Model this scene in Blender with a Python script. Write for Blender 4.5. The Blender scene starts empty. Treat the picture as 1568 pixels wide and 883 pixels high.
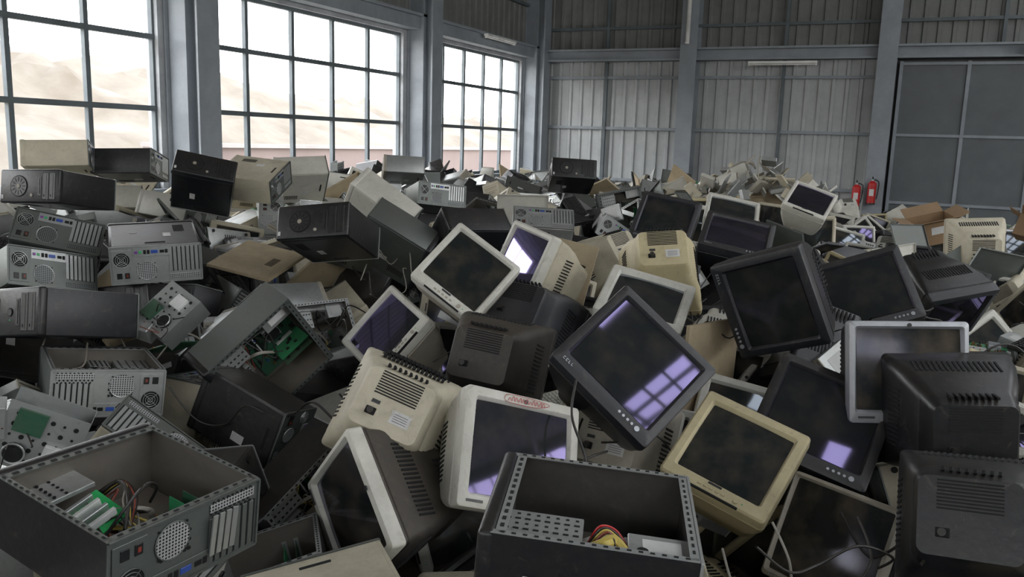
import bpy, bmesh, math, random
from mathutils import Matrix, Vector, Quaternion, Euler, noise
random.seed(11)
S=bpy.context.scene
COL=S.collection
# ------------------------------------------------------------------ materials
MATS={}
def newmat(n):
    m=bpy.data.materials.new(n);m.use_nodes=True;nt=m.node_tree
    return m,nt,nt.nodes['Principled BSDF']
def N(nt,t,**k):
    n=nt.nodes.new(t)
    for a,b in k.items(): setattr(n,a,b)
    return n
def mth(nt,op,a,b=None,c=None):
    n=N(nt,'ShaderNodeMath',operation=op)
    for i,v in enumerate((a,b,c)):
        if v is None: continue
        if isinstance(v,(int,float)): n.inputs[i].default_value=v
        else: nt.links.new(v,n.inputs[i])
    return n.outputs[0]
def mixc(nt,f,a,b,bt='MIX'):
    n=N(nt,'ShaderNodeMix',data_type='RGBA',blend_type=bt)
    if isinstance(f,(int,float)): n.inputs[0].default_value=f
    else: nt.links.new(f,n.inputs[0])
    for i,v in ((6,a),(7,b)):
        if isinstance(v,tuple): n.inputs[i].default_value=(*v,1) if len(v)==3 else v
        else: nt.links.new(v,n.inputs[i])
    return n.outputs[2]
def mat(name,col,rough=.5,metal=0.,dust=.5,var=.12,dustcol=(.20,.16,.11),perf=None,scr=0.,spec=.5):
    m,nt,b=newmat(name)
    tc=N(nt,'ShaderNodeTexCoord');geo=N(nt,'ShaderNodeNewGeometry');oi=N(nt,'ShaderNodeObjectInfo')
    no=N(nt,'ShaderNodeTexNoise');no.inputs['Scale'].default_value=7;no.inputs['Detail'].default_value=6;no.inputs['Roughness'].default_value=.65
    nt.links.new(geo.outputs['Position'],no.inputs['Vector'])
    n2=N(nt,'ShaderNodeTexNoise');n2.inputs['Scale'].default_value=45;n2.inputs['Detail'].default_value=4
    nt.links.new(geo.outputs['Position'],n2.inputs['Vector'])
    v=mth(nt,'MULTIPLY_ADD',oi.outputs['Random'],2*var,1-var)
    hs=N(nt,'ShaderNodeHueSaturation');hs.inputs['Color'].default_value=(*col,1)
    nt.links.new(v,hs.inputs['Value'])
    c=hs.outputs[0]
    grime=mth(nt,'MULTIPLY',mth(nt,'SUBTRACT',no.outputs[0],.35),.9)
    gr=N(nt,'ShaderNodeClamp');nt.links.new(grime,gr.inputs[0])
    c=mixc(nt,gr.outputs[0],c,tuple(x*.55 for x in col))
    n3=N(nt,'ShaderNodeTexNoise');n3.inputs['Scale'].default_value=18;n3.inputs['Detail'].default_value=8;n3.inputs['Roughness'].default_value=.75;n3.inputs['Distortion'].default_value=1.2
    nt.links.new(tc.outputs['Object'],n3.inputs['Vector'])
    sm=N(nt,'ShaderNodeClamp');nt.links.new(mth(nt,'MULTIPLY_ADD',n3.outputs[0],5.,-2.8),sm.inputs[0])
    c=mixc(nt,mth(nt,'MULTIPLY',sm.outputs[0],.5 if dust>0 else 0.),c,tuple(.5*x+.03 for x in dustcol))
    if dust>0:
        sp=N(nt,'ShaderNodeSeparateXYZ');nt.links.new(geo.outputs['Normal'],sp.inputs[0])
        up=mth(nt,'MULTIPLY_ADD',sp.outputs[2],.75,.25)
        f=mth(nt,'MULTIPLY',up,mth(nt,'MULTIPLY_ADD',no.outputs[0],1.6,-.2))
        f=mth(nt,'ADD',f,mth(nt,'MULTIPLY_ADD',n2.outputs[0],.5,-.25))
        cl=N(nt,'ShaderNodeClamp');nt.links.new(mth(nt,'MULTIPLY',f,dust),cl.inputs[0])
        c=mixc(nt,cl.outputs[0],c,dustcol)
        nt.links.new(mth(nt,'MULTIPLY_ADD',cl.outputs[0],.5,rough),b.inputs['Roughness'])
        if metal>0: nt.links.new(mth(nt,'MULTIPLY_ADD',cl.outputs[0],-metal,metal),b.inputs['Metallic'])
    else:
        b.inputs['Roughness'].default_value=rough;b.inputs['Metallic'].default_value=metal
    if perf:
        sp2=N(nt,'ShaderNodeSeparateXYZ');nt.links.new(tc.outputs['Object'],sp2.inputs[0])
        def fr(s,o=0.): return mth(nt,'SUBTRACT',mth(nt,'FRACT',mth(nt,'MULTIPLY_ADD',s,1/perf,o)),.5)
        ax=fr(mth(nt,'ADD',sp2.outputs[0],sp2.outputs[1]));az=fr(sp2.outputs[2])
        dd=mth(nt,'ADD',mth(nt,'MULTIPLY',ax,ax),mth(nt,'MULTIPLY',az,az))
        hole=mth(nt,'LESS_THAN',dd,.1)
        c=mixc(nt,hole,c,(.008,.008,.008))
    nt.links.new(c,b.inputs['Base Color'])
    b.inputs['Specular IOR Level'].default_value=spec
    bp=N(nt,'ShaderNodeBump');bp.inputs['Strength'].default_value=.08;bp.inputs['Distance'].default_value=.01
    nt.links.new(n2.outputs[0],bp.inputs['Height']);nt.links.new(bp.outputs[0],b.inputs['Normal'])
    MATS[name]=m
    return m
mat('beige_plastic',(.56,.51,.385),.5,dust=.42)
mat('cream_plastic',(.62,.605,.535),.45,dust=.33)
mat('yellowed_plastic',(.53,.455,.27),.5,dust=.4)
mat('warmgray_plastic',(.39,.36,.295),.5,dust=.55)
mat('black_plastic',(.010,.011,.013),.36,dust=.13,var=.3)
mat('charcoal_plastic',(.018,.02,.025),.40,dust=.17,var=.3)
mat('brown_black_plastic',(.026,.023,.021),.5,dust=.35)
mat('silver_plastic',(.42,.43,.45),.32,metal=.3,dust=.2)
mat('steel',(.50,.52,.51),.34,metal=.7,dust=.4)
mat('dark_steel',(.15,.17,.162),.38,metal=.6,dust=.4)
mat('black_steel',(.015,.016,.019),.36,metal=.2,dust=.22)
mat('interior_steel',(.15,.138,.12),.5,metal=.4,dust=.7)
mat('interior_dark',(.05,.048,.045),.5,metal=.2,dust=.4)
mat('perforated_steel',(.55,.56,.56),.38,metal=.5,dust=.3,perf=.0085)
mat('perforated_dark',(.18,.2,.2),.4,metal=.5,dust=.3,perf=.0085)
mat('hole_black',(.004,.004,.004),.8,dust=0,var=0)
mat('pcb_green',(.03,.25,.10),.45,dust=.15)
mat('pcb_bright',(.03,.46,.13),.45,dust=.1)
mat('pcb_dark',(.02,.09,.05),.5,dust=.3)
mat('label_white',(.62,.62,.6),.6,dust=.3)
mat('red_plastic',(.5,.02,.02),.35,dust=.1)
mat('dull_red_wire',(.22,.03,.02),.45,dust=.4)
mat('blue_plastic',(.03,.08,.35),.4,dust=.1)
mat('purple_plastic',(.2,.06,.3),.4,dust=.1)
mat('green_plastic',(.05,.4,.15),.4,dust=.1)
mat('yellow_wire',(.50,.38,.06),.45,dust=.4)
mat('orange_plastic',(.7,.13,.03),.45,dust=.1)
mat('black_cable',(.012,.012,.012),.45,dust=.2)
mat('gray_cable',(.30,.28,.24),.5,dust=.4)
mat('copper',(.45,.2,.08),.35,metal=.8,dust=.2)
mat('cardboard',(.27,.17,.09),.8,dust=.3)
mat('dusty_board',(.46,.37,.24),.75,dust=.4)
def screenmat(name,tint,fac,dustf,rg=.05):
    m,nt,b=newmat(name)
    geo=N(nt,'ShaderNodeNewGeometry')
    no=N(nt,'ShaderNodeTexNoise');no.inputs['Scale'].default_value=9;no.inputs['Detail'].default_value=6
    nt.links.new(geo.outputs['Position'],no.inputs['Vector'])
    f=mth(nt,'MULTIPLY',mth(nt,'MAXIMUM',mth(nt,'SUBTRACT',no.outputs[0],.42),0.),dustf)
    c=mixc(nt,f,(.018,.021,.020),(.16,.125,.09))
    nt.links.new(c,b.inputs['Base Color']);b.inputs['Roughness'].default_value=.6;b.inputs['Specular IOR Level'].default_value=0
    g=N(nt,'ShaderNodeBsdfGlossy');g.inputs[0].default_value=(*tint,1);g.inputs['Roughness'].default_value=rg
    fr=N(nt,'ShaderNodeLayerWeight');fr.inputs[0].default_value=.3
    mx=N(nt,'ShaderNodeMixShader')
    nt.links.new(mth(nt,'MULTIPLY_ADD',fr.outputs['Fresnel'],.4,fac),mx.inputs[0])
    nt.links.new(b.outputs[0],mx.inputs[1]);nt.links.new(g.outputs[0],mx.inputs[2])
    nt.links.new(mx.outputs[0],nt.nodes['Material Output'].inputs[0])
    MATS[name]=m
screenmat('screen_purple',(.62,.52,1.),.045,.5)
screenmat('screen_plain',(.78,.85,.95),.03,.9)
screenmat('screen_dusty',(.65,.65,.8),.015,1.6,.12)
# ------------------------------------------------------------------ mesh builder
class MB:
    def __init__(s): s.bm=bmesh.new();s.m=[]
    def mi(s,n):
        if n not in s.m: s.m.append(n)
        return s.m.index(n)
    def take(s,t,mt):
        i=s.mi(mt);mp={}
        for v in t.verts: mp[v]=s.bm.verts.new(v.co)
        for f in t.faces:
            try: nf=s.bm.faces.new([mp[v] for v in f.verts]);nf.material_index=i
            except ValueError: pass
        t.free()
    def box(s,c,d,mt,bev=0.,rot=None,seg=1):
        t=bmesh.new();bmesh.ops.create_cube(t,size=1)
        for v in t.verts: v.co=Vector((v.co.x*d[0],v.co.y*d[1],v.co.z*d[2]))
        if bev>0: bmesh.ops.bevel(t,geom=t.edges[:],offset=bev,segments=seg,profile=.5,affect='EDGES')
        M=Matrix.Translation(c)
        if rot: M=M@Euler(rot).to_matrix().to_4x4()
        bmesh.ops.transform(t,matrix=M,verts=t.verts[:])
        s.take(t,mt)
    def cyl(s,c,r,h,mt,axis='Y',seg=16,r2=None,rot=None):
        t=bmesh.new();bmesh.ops.create_cone(t,cap_ends=True,segments=seg,radius1=r,radius2=r if r2 is None else r2,depth=h)
        R={'Y':Matrix.Rotation(math.pi/2,4,'X'),'X':Matrix.Rotation(math.pi/2,4,'Y'),'Z':Matrix.Identity(4)}[axis]
        M=Matrix.Translation(c)@(Euler(rot).to_matrix().to_4x4() if rot else Matrix.Identity(4))@R
        bmesh.ops.transform(t,matrix=M,verts=t.verts[:]);s.take(t,mt)
    def ring(s,c,R,r,mt,axis='Y',seg=20):
        t=bmesh.new();vs=[]
        for i in range(seg):
            a=2*math.pi*i/seg;row=[]
            for j in range(5):
                b=2*math.pi*j/5;rr=R+r*math.cos(b);z=r*math.sin(b)
                p={'Y':(rr*math.cos(a),z,rr*math.sin(a)),'X':(z,rr*math.cos(a),rr*math.sin(a)),'Z':(rr*math.cos(a),rr*math.sin(a),z)}[axis]
                row.append(t.verts.new(Vector(c)+Vector(p)))
            vs.append(row)
        for i in range(seg):
            for j in range(5):
                t.faces.new([vs[i][j],vs[(i+1)%seg][j],vs[(i+1)%seg][(j+1)%5],vs[i][(j+1)%5]])
        s.take(t,mt)
    def tube(s,pts,r,mt,seg=6,sub=5):
        P=[Vector(p) for p in pts];Q=[]
        for i in range(len(P)-1):
            p0=P[max(i-1,0)];p1=P[i];p2=P[i+1];p3=P[min(i+2,len(P)-1)]
            for k in range(sub):
                u=k/sub
                Q.append(.5*((2*p1)+(p2-p0)*u+(2*p0-5*p1+4*p2-p3)*u*u+(3*p1-p0-3*p2+p3)*u**3))
        Q.append(P[-1]);t=bmesh.new();rows=[];up=Vector((.13,.2,.97))
        for i,q in enumerate(Q):
            d=(Q[min(i+1,len(Q)-1)]-Q[max(i-1,0)])
            if d.length<1e-6: d=Vector((0,0,1))
            d.normalize();a=d.cross(up)
            if a.length<.05:a=d.cross(Vector((1,0,0)))
            a.normalize();b=d.cross(a)
            rows.append([t.verts.new(q+a*r*math.cos(2*math.pi*j/seg)+b*r*math.sin(2*math.pi*j/seg)) for j in range(seg)])
        for i in range(len(rows)-1):
            for j in range(seg): t.faces.new([rows[i][j],rows[i+1][j],rows[i+1][(j+1)%seg],rows[i][(j+1)%seg]])
        s.take(t,mt)
    def loft(s,rings,cap=True,n=4):
        prev=None
        for k,(y,cx,cz,w,h,r,mt) in enumerate(rings):
            pts=[]
            for (sx,sz,a0) in ((1,1,0),(-1,1,90),(-1,-1,180),(1,-1,270)):
                for i in range(n+1):
                    a=math.radians(a0+90*i/n)
                    pts.append((cx+sx*(w/2-r)+r*math.cos(a),y,cz+sz*(h/2-r)+r*math.sin(a)))
            cur=[s.bm.verts.new(p) for p in pts]
            if prev:
                i_=s.mi(rings[k-1][6])
                for i in range(len(cur)):
                    j=(i+1)%len(cur)
                    f=s.bm.faces.new([prev[i],prev[j],cur[j],cur[i]]);f.material_index=i_
            prev=cur
        if cap:
            f=s.bm.faces.new(prev);f.material_index=s.mi(rings[-1][6])
    def mesh(s,name,ang=32,mirror=False):
        if mirror:
            for v in s.bm.verts: v.co.z*=-1
        bmesh.ops.recalc_face_normals(s.bm,faces=s.bm.faces[:])
        me=bpy.data.meshes.new(name);s.bm.to_mesh(me);s.bm.free()
        for n in s.m: me.materials.append(MATS[n])
        me.polygons.foreach_set('use_smooth',[True]*len(me.polygons))
        me.set_sharp_from_angle(angle=math.radians(ang))
        return me
def obj(name,me,M=None,parent=None):
    o=bpy.data.objects.new(name,me);COL.objects.link(o)
    if parent: o.parent=parent
    if M is not None: o.matrix_world=M
    return o
# ------------------------------------------------------------------ CRT monitor
def crt(w=.42,h=.40,d=.42,bez='beige_plastic',shell=None,bw=.036,chin=.055,scr='screen_plain',base=False,style=0,badge='silver_plastic',plain=False,grille=False,note=False):
    shell=shell or bez;b=MB();k=d/.42
    sw=w-2*bw;sh=h-bw-chin;sz=(chin-bw)/2
    R=[(.020,0,sz,sw,sh,.006,bez),(.002,0,sz,sw+.018,sh+.018,.010,bez),(0,0,sz,sw+.023,sh+.023,.012,bez),
       (.003 if style else .0,0,0,w-.018,h-.018,.010,bez),(.007,0,0,w-.003,h-.003,.014,bez),(.013,0,0,w,h,.015,bez),(.055,0,0,w,h,.015,bez),
       (.057,0,0,w-.012,h-.012,.014,shell),(.066,0,0,w-.012,h-.012,.014,shell),(.070,0,0,w-.004,h-.004,.018,shell),
       (.095*k,0,0,w-.012,h-.012,.026,shell),(.15*k,0,0,.95*w,.94*h,.036,shell),(.24*k,0,0,.84*w,.83*h,.045,shell),
       (.32*k,0,-.006,.71*w,.69*h,.045,shell),(.33*k,0,-.006,.67*w,.65*h,.04,shell),(d-.02,0,-.01,.62*w,.57*h,.035,shell),(d,0,-.01,.57*w,.51*h,.025,shell)]
    b.loft(R)
    nu,nv=14,11;g=[]
    for j in range(nv):
        row=[]
        for i in range(nu):
            u=-1+2*i/(nu-1);v=-1+2*j/(nv-1)
            row.append(b.bm.verts.new((u*(sw/2+.001),.018-.0045*(2-u*u-v*v),sz+v*(sh/2+.001))))
        g.append(row)
    mi=b.mi(scr)
    for j in range(nv-1):
        for i in range(nu-1):
            f=b.bm.faces.new([g[j][i],g[j][i+1],g[j+1][i+1],g[j+1][i]]);f.material_index=mi
    zc=-h/2+chin*.45
    if style==0:
        for i in range(5): b.box((-.05+.022*i,-.001,zc-.002),(.014,.006,.007),shell,.0015)
        b.cyl((.085,-.001,zc),.009,.008,shell);b.box((.108,-.001,zc),(.004,.003,.004),'green_plastic')
        b.box((0,-.0005,zc+.016),(.05,.002,.008),'charcoal_plastic')
        b.box((0,.004,-h/2+.004),(.2,.012,.006),'hole_black')
    elif style==1:
        x0=-w/2+.04
        for i in range(4):
            x=x0+.013*i;b.box((x,-.0008,zc),(.0022,.002,.011),badge)
            b.box((x+.004,-.0008,zc-.0045),(.006,.002,.002),badge)
            if i<2: b.box((x+.004,-.0008,zc+.0045),(.006,.002,.002),badge)
        for i in range(4): b.cyl((.08+.02*i,-.001,zc),.0055,.006,'silver_plastic',seg=10)
        b.cyl((.165,-.0005,zc),.010,.005,'silver_plastic',seg=18)
    else:
        b.cyl((0,-.001,h/2-bw*.5),.008,.003,'charcoal_plastic',seg=16)
        b.box((-w/2+.06,-.0005,zc),(.06,.002,.008),'charcoal_plastic')
        for i in range(4): b.box((.06+.025*i,-.001,zc),(.016,.006,.006),shell,.001)
        b.cyl((.17,-.001,zc),.008,.008,shell)
    if note:
        z0=h/2-bw*.5;x=-.07
        for i in range(11):
            s=.008;b.tube([(x,-.002,z0-s),(x+.004,-.002,z0+s*(1 if i%3 else .5)),(x+.009,-.002,z0+(s if i%2 else 0)),(x+.010,-.002,z0-s*.8)],.0011,'red_plastic',4,3);x+=.0135
        b.tube([(-.085,-.002,z0),(-.07,-.002,z0+.014),(.03,-.002,z0+.014),(.095,-.002,z0+.004),(.03,-.002,z0-.014),(-.07,-.002,z0-.013),(-.085,-.002,z0)],.0009,'red_plastic',4,4)
    y0,y1=.15*k,.24*k;ym=(y0+y1)/2
    at=math.atan2((.415-.47)*h,(y1-y0));ztop=(.415+.47)/2*h
    for i in range(17):
        x=-.128+.016*i
        b.box((x*w/.42,ym,ztop),(.007,.078*k,.006),'hole_black',rot=(at,0,0))
    as_=math.atan2((.42-.475)*w,(y1-y0));xs=(.42+.475)/2*w
    for s in (1,-1):
        for i in range(13):
            b.box((s*xs,ym,-.1+.0165*i),(.006,.072*k,.006),'hole_black',rot=(0,0,-s*as_))
    for i in range(9): b.box((0,d,.01+.0095*i),(.36*w,.004,.0045),'hole_black')
    for i in range(8): b.box((-.07+.02*i,(.33*k+d)/2,.295*h-.004),(.008,.07*k,.01),'hole_black')
    if grille:
        for i in range(15):
            for j in range(4): b.box((-.112+.016*i,(.08+.065*j)*k,(.5-.012*j if j<2 else .458-.065*(j-2))*h),(.009,.05*k,.012),'hole_black')
    if not plain:
        b.box((-.045*w/.42,d,-.045),(.07,.003,.045),'label_white')
        for i in range(4): b.box((-.045*w/.42,d+.0018,-.058+.008*i),(.05,.001,.0016),'charcoal_plastic')
        b.box((.055*w/.42,d,-.02),(.03,.005,.012),'charcoal_plastic')
    b.box((.06*w/.42,d,-.055),(.036,.006,.026),'hole_black',.002)
    b.cyl((.06*w/.42,d+.01,-.055),.011,.03,'black_cable')
    if base:
        b.cyl((0,.17*k,-h/2-.006),.085,.05,shell,'Z',20,.07)
        b.cyl((0,.17*k,-h/2-.042),.135,.024,shell,'Z',28,.12)
    return b.mesh('crt_mesh')
# ------------------------------------------------------------------ tower PC parts
def front(b,W,D,H,mt,kind=0,acc='hole_black'):
    y=-D/2
    b.box((0,y+.018,0),(W,.036,H),mt,.011,seg=3)
    k=H/.41
    for z in (.160,.115):
        b.box((0,y,z*k),(.146*min(1,W/.19),.004,.040*k),mt,.0015)
        b.box((0,y-.0015,z*k+.006),(.132*min(1,W/.19),.002,.0015),acc)
        b.box((.052,y-.003,z*k-.010),(.012,.003,.004),mt,.0008)
        b.box((0,y+.0005,(z-.0215)*k),(.15*min(1,W/.19),.002,.0016),acc)
    b.box((0,y,.073*k),(.105,.004,.024*k),mt,.001);b.box((0,y-.002,.075*k),(.09,.002,.003),acc)
    if kind==0:
        b.cyl((0,y,.025*k),.013,.008,mt,seg=18);b.ring((0,y-.001,.025*k),.016,.0015,acc)
        b.box((.03,y-.001,.025*k),(.005,.003,.005),'green_plastic')
        for i in range(9): b.box((0,y-.0005,(-.05-.0155*i)*k),(.11,.003,.0055*k),acc)
    elif kind==1:
        b.cyl((0,y-.001,-.07*k),.055,.006,mt,seg=28);b.ring((0,y-.001,-.07*k),.057,.003,acc,seg=28)
        b.cyl((0,y-.005,-.07*k),.012,.004,'warmgray_plastic',seg=20)
        for i in range(12):
            a=i*math.pi/6;b.box((.038*math.cos(a),y-.004,-.07*k+.038*math.sin(a)),(.022,.002,.003),acc,rot=(0,-a,0))
        b.cyl((.05,y,.02*k),.009,.008,'warmgray_plastic')
    else:
        for i in range(14): b.box((-.065+.01*i,y-.0005,-.08*k),(.004,.003,.13*k),acc)
        b.box((0,y-.001,.02*k),(.05,.005,.018),'silver_plastic',.002)
    b.box((.06,y-.001,-.185*k),(.022,.002,.014),'label_white')
def rear(b,W,D,H,mt,io=True,perf='perforated_steel',slot='steel'):
    y=D/2;k=H/.41;q=W/.19
    b.box((0,y+.0005,.152*k),(.152*q,.003,.084*k),mt,.001)
    fx=-.028*q
    b.cyl((fx,y+.001,.152*k),.037*k,.003,'hole_black',seg=24)
    for R in (.036,.027,.018,.009): b.ring((fx,y+.004,.152*k),R*k,.0013,slot)
    for a in (45,135): b.box((fx,y+.004,.152*k),(.074*k,.0015,.002),slot,rot=(0,math.radians(a),0))
    b.box((.05*q,y+.003,.165*k),(.028,.004,.022),'black_plastic',.001);b.box((.05*q,y+.003,.132*k),(.028,.004,.020),'black_plastic',.001)
    b.box((.05*q,y+.005,.132*k),(.012,.003,.008),'dull_red_wire')
    b.box((-.062*q,y+.0005,.022*k),(.046*q,.003,.158*k),slot,.0008)
    pz=[(.088,'purple_plastic',.013,.013),(.070,'green_plastic',.013,.013),(.05,'hole_black',.02,.012),(.034,'hole_black',.02,.012),(.008,'blue_plastic',.016,.03),(-.026,'hole_black',.014,.02),(-.045,'hole_black',.018,.012)]
    for z,c,a,h_ in pz: b.box((-.062*q,y+.002,z*k),(a,.004,h_*k),c,.001)
    b.cyl((.03*q,y+.0008,.045*k),.044*k,.0025,perf,seg=28);b.ring((.03*q,y+.0015,.045*k),.045*k,.0018,slot,seg=28)
    for sx in (-1,1):
        for sz in (-1,1): b.cyl((.03*q+sx*.036,y+.002,(.045+sz*.036)*k),.0028,.003,'hole_black',seg=8)
    for i in range(7):
        z=(-.062-.0195*i)*k
        b.box((-.02*q,y+.001,z),(.118*q,.003,.0135*k),slot,.0006);b.box((-.02*q,y+.0003,z-.0098*k),(.122*q,.002,.004),'hole_black')
    b.box((.066*q,y+.001,-.12*k),(.022*q,.002,.13*k),perf)
    for sx in (-1,1): b.box((sx*(W/2-.004),y+.001,0),(.005,.006,H-.01),mt)
    for sz in (-1,1): b.box((0,y+.001,sz*(H/2-.004)),(W-.01,.006,.005),mt)
def tower(shell='beige_plastic',fr=None,W=.19,D=.43,H=.41,kind=0,rearm='dark_steel',perfm='perforated_steel',acc='hole_black'):
    b=MB();fr=fr or shell
    b.box((0,.013,0),(W-.008,D-.03,H-.008),shell,.004,seg=2)
    b.box((0,D/2-.006,0),(W-.014,.012,H-.014),rearm,.001)
    for s in (1,-1):
        b.box((s*(W/2-.0035),.015,-.002),(.003,D-.05,H-.03),shell,.001)
        b.box((s*(W/2-.0015),D/2-.05,0),(.002,.012,.09),acc)
        b.cyl((s*(W/2-.002),-.02,.09),.02,.0015,shell,'X',seg=20)
        b.box((s*(W/2-.0017),.04,-.06),(.0012,.06,.035),'label_white')
        for i in range(10): b.box((s*(W/2-.0015),-.12+.011*i,-.12),(.002,.005,.05),acc)
    for i in range(6): b.box((0,-.05+.02*i,-H/2+.0035),(.1,.008,.002),acc)
    for sx in (-1,1):
        for sy in (-1,1): b.cyl((sx*W*.36,sy*D*.38,-H/2+.001),.012,.01,'black_plastic','Z',seg=12)
    front(b,W,D,H,fr,kind,acc);rear(b,W,D,H,rearm,perf=perfm)
    return b.mesh('tower_mesh')
def wires(b,c,n,sp,rs,cols=('black_cable','black_cable','yellow_wire','dull_red_wire','gray_cable','black_cable')):
    for i in range(n):
        p=[Vector(c)+Vector((rs.uniform(-.5,.5)*sp,rs.uniform(-1,1)*sp,rs.uniform(-1,1)*sp)) for _ in range(4)]
        b.tube(p,rs.choice([.002,.0025,.0035]),rs.choice(cols),5,5)
def opencase(shell='black_steel',fr='black_plastic',rim='steel',W=.19,D=.45,H=.42,kind=0,seed=1,inner='interior_steel',psu=True,board='pcb_dark',cards=True,nw=6,cage=True,mirror=False,extra=None,wc=(-.02,.0,.03)):
    rs=random.Random(seed);b=MB();t=.003
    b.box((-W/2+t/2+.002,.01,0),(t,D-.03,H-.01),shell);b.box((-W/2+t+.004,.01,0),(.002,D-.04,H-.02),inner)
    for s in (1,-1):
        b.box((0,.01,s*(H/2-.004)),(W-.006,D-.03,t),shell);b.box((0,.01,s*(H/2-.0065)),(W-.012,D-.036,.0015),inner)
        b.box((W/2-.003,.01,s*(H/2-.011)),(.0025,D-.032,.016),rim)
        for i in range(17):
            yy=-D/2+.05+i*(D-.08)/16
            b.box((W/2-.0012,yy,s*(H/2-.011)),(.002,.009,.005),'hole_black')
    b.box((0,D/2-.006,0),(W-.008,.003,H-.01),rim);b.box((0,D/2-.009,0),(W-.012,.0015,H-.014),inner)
    b.box((W/2-.003,D/2-.016,0),(.0025,.018,H-.02),rim)
    for i in range(13): b.box((W/2-.0012,D/2-.016,-H/2+.04+i*(H-.08)/12),(.002,.005,.012),'hole_black')
    rear(b,W,D-.006,H,rim,perf='perforated_steel',slot='steel' if rim=='steel' else 'dark_steel')
    for i in range(9):
        for j in range(5):
            b.cyl((.052+.009*(j%5)-.01,D/2-.003,-.18+.014*i+(.007 if j%2 else 0)),.0036,.002,'hole_black',seg=6)
    for i in range(7):
        for j in range(6):
            b.cyl((-.01+.012*j,D/2-.003,.0+.0125*i+(.006 if j%2 else 0)),.0048,.0035,'hole_black',seg=6)
    b.box((0,-D/2+.038,0),(W-.01,.003,H-.01),inner)
    b.box((W/2-.003,-D/2+.046,0),(.0025,.022,H-.02),rim)
    for i in range(12): b.box((W/2-.0012,-D/2+.046,-H/2+.04+i*(H-.08)/11),(.002,.008,.014),'hole_black')
    front(b,W,D,H,fr,kind)
    if psu:
        b.box((-.012,D/2-.08,H/2-.055),(.14,.14,.086),'steel',.002);b.box((.0586,D/2-.08,H/2-.055),(.001,.08,.05),'label_white')
        for i in range(8): b.box((.03-.012*i,D/2-.151,H/2-.055),(.005,.002,.05),'hole_black')
    if cage:
        for z0,hh,dw in ((H/2-.075,.125,.15),(H/2-.2,.075,.12)):
            for s in (1,-1): b.box((-.02,-D/2+.04+dw/2,z0+s*hh/2),(.12,dw,.002),'steel')
            b.box((.04,-D/2+.04+dw/2,z0),(.0015,dw,hh),'steel')
            for i in range(7):
                for j in (-1.5,-.5,.5,1.5): b.box((.0412,-D/2+.055+i*dw/7.4,z0+j*hh*.24),(.0015,.010,.006),'hole_black')
            b.box((-.02,-D/2+.045+dw/2,z0+.01),(.116,dw+.01,.04),'interior_steel',.001)
    bx=-W/2+.018
    b.box((bx,.085,-.055),(.002,.235,.24),board)
    b.box((bx+.02,.10,.02),(.035,.07,.07),'silver_plastic',.002);b.cyl((bx+.042,.10,.02),.032,.012,'black_plastic','X',20)
    for i in range(7): b.box((bx+.041,.10,-.01+.01*i),(.002,.06,.003),'hole_black')
    for i in range(3): b.box((bx+.008,.01+.012*i,.02),(.014,.006,.13),'label_white' if i%2 else 'black_plastic')
    for i in range(5): b.box((bx+.008,.13,-.07-.02*i),(.012,.085,.008),'label_white')
    for i in range(16):
        b.cyl((bx+.01,rs.uniform(-.02,.19),rs.uniform(-.16,.05)),.004,.016,rs.choice(['black_plastic','copper','blue_plastic']),'X',8)
    for i in range(10):
        b.box((bx+.004,rs.uniform(-.02,.19),rs.uniform(-.16,.05)),(.005,rs.uniform(.008,.03),rs.uniform(.008,.03)),'black_plastic')
    if cards:
        for i,z in enumerate((-.075,-.115)):
            b.box((bx+.055,.13,z),(.1,.15,.002),board if i else 'pcb_green')
            for j in range(6): b.box((bx+.03+rs.uniform(0,.05),.07+rs.uniform(0,.12),z+.004),(.012,.014,.004),'black_plastic')
            b.box((bx+.055,D/2-.01,z),(.11,.002,.016),'steel')
    wires(b,wc,nw,.09,rs)
    for i in range(8): b.tube([(-.02,-.06,.02+.0022*i),(.02,.0,.03+.0022*i),(.01,.05,-.03+.0022*i),(-.05,.03,-.05+.0022*i)],.0012,'gray_cable',4,6)
    if extra: extra(b)
    return b.mesh('open_case_mesh',mirror=mirror)
def panel(mt='beige_plastic',w=.43,h=.41):
    b=MB();b.box((0,0,0),(.004,w,h),mt,.001)
    for s in (1,-1): b.box((-.008,0,s*(h/2-.002)),(.016,w,.003),mt);b.box((-.008,s*(w/2-.002),0),(.016,.003,h),mt)
    for i in range(8): b.box((.0025,-.05+.014*i,-.1),(.002,.006,.05),'hole_black')
    return b.mesh('panel_mesh')
def keyboard(mt='beige_plastic',km='cream_plastic'):
    b=MB();b.box((0,0,0),(.45,.17,.022),mt,.006,seg=2)
    for r in range(6):
        x=-.205
        while x<.2:
            w_=.09 if (r==0 and -.13<x<-.12) else .0165
            if abs(x-.075)>.006 and abs(x-.135)>.004: b.box((x,-.06+.021*r+(.006 if r==5 else 0),.0145),(w_-.002,.0165,.009),km,.0015)
            x+=w_+.0018
    b.tube([(0,.085,0),(.03,.13,-.01),(.12,.16,-.02),(.18,.12,-.03)],.003,mt,5)
    return b.mesh('keyboard_mesh')
def drive():
    b=MB();b.box((0,0,0),(.146,.17,.04),'steel',.002);b.box((0,-.087,0),(.148,.006,.042),'warmgray_plastic',.001)
    b.box((0,-.0905,.005),(.13,.001,.003),'hole_black');b.box((0,0,.0205),(.08,.1,.001),'label_white')
    b.box((.055,-.092,-.01),(.012,.003,.004),'beige_plastic')
    for i in range(4): b.box((-.05+.02*i,.086,0),(.014,.002,.01),'hole_black')
    return b.mesh('drive_mesh')
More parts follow.
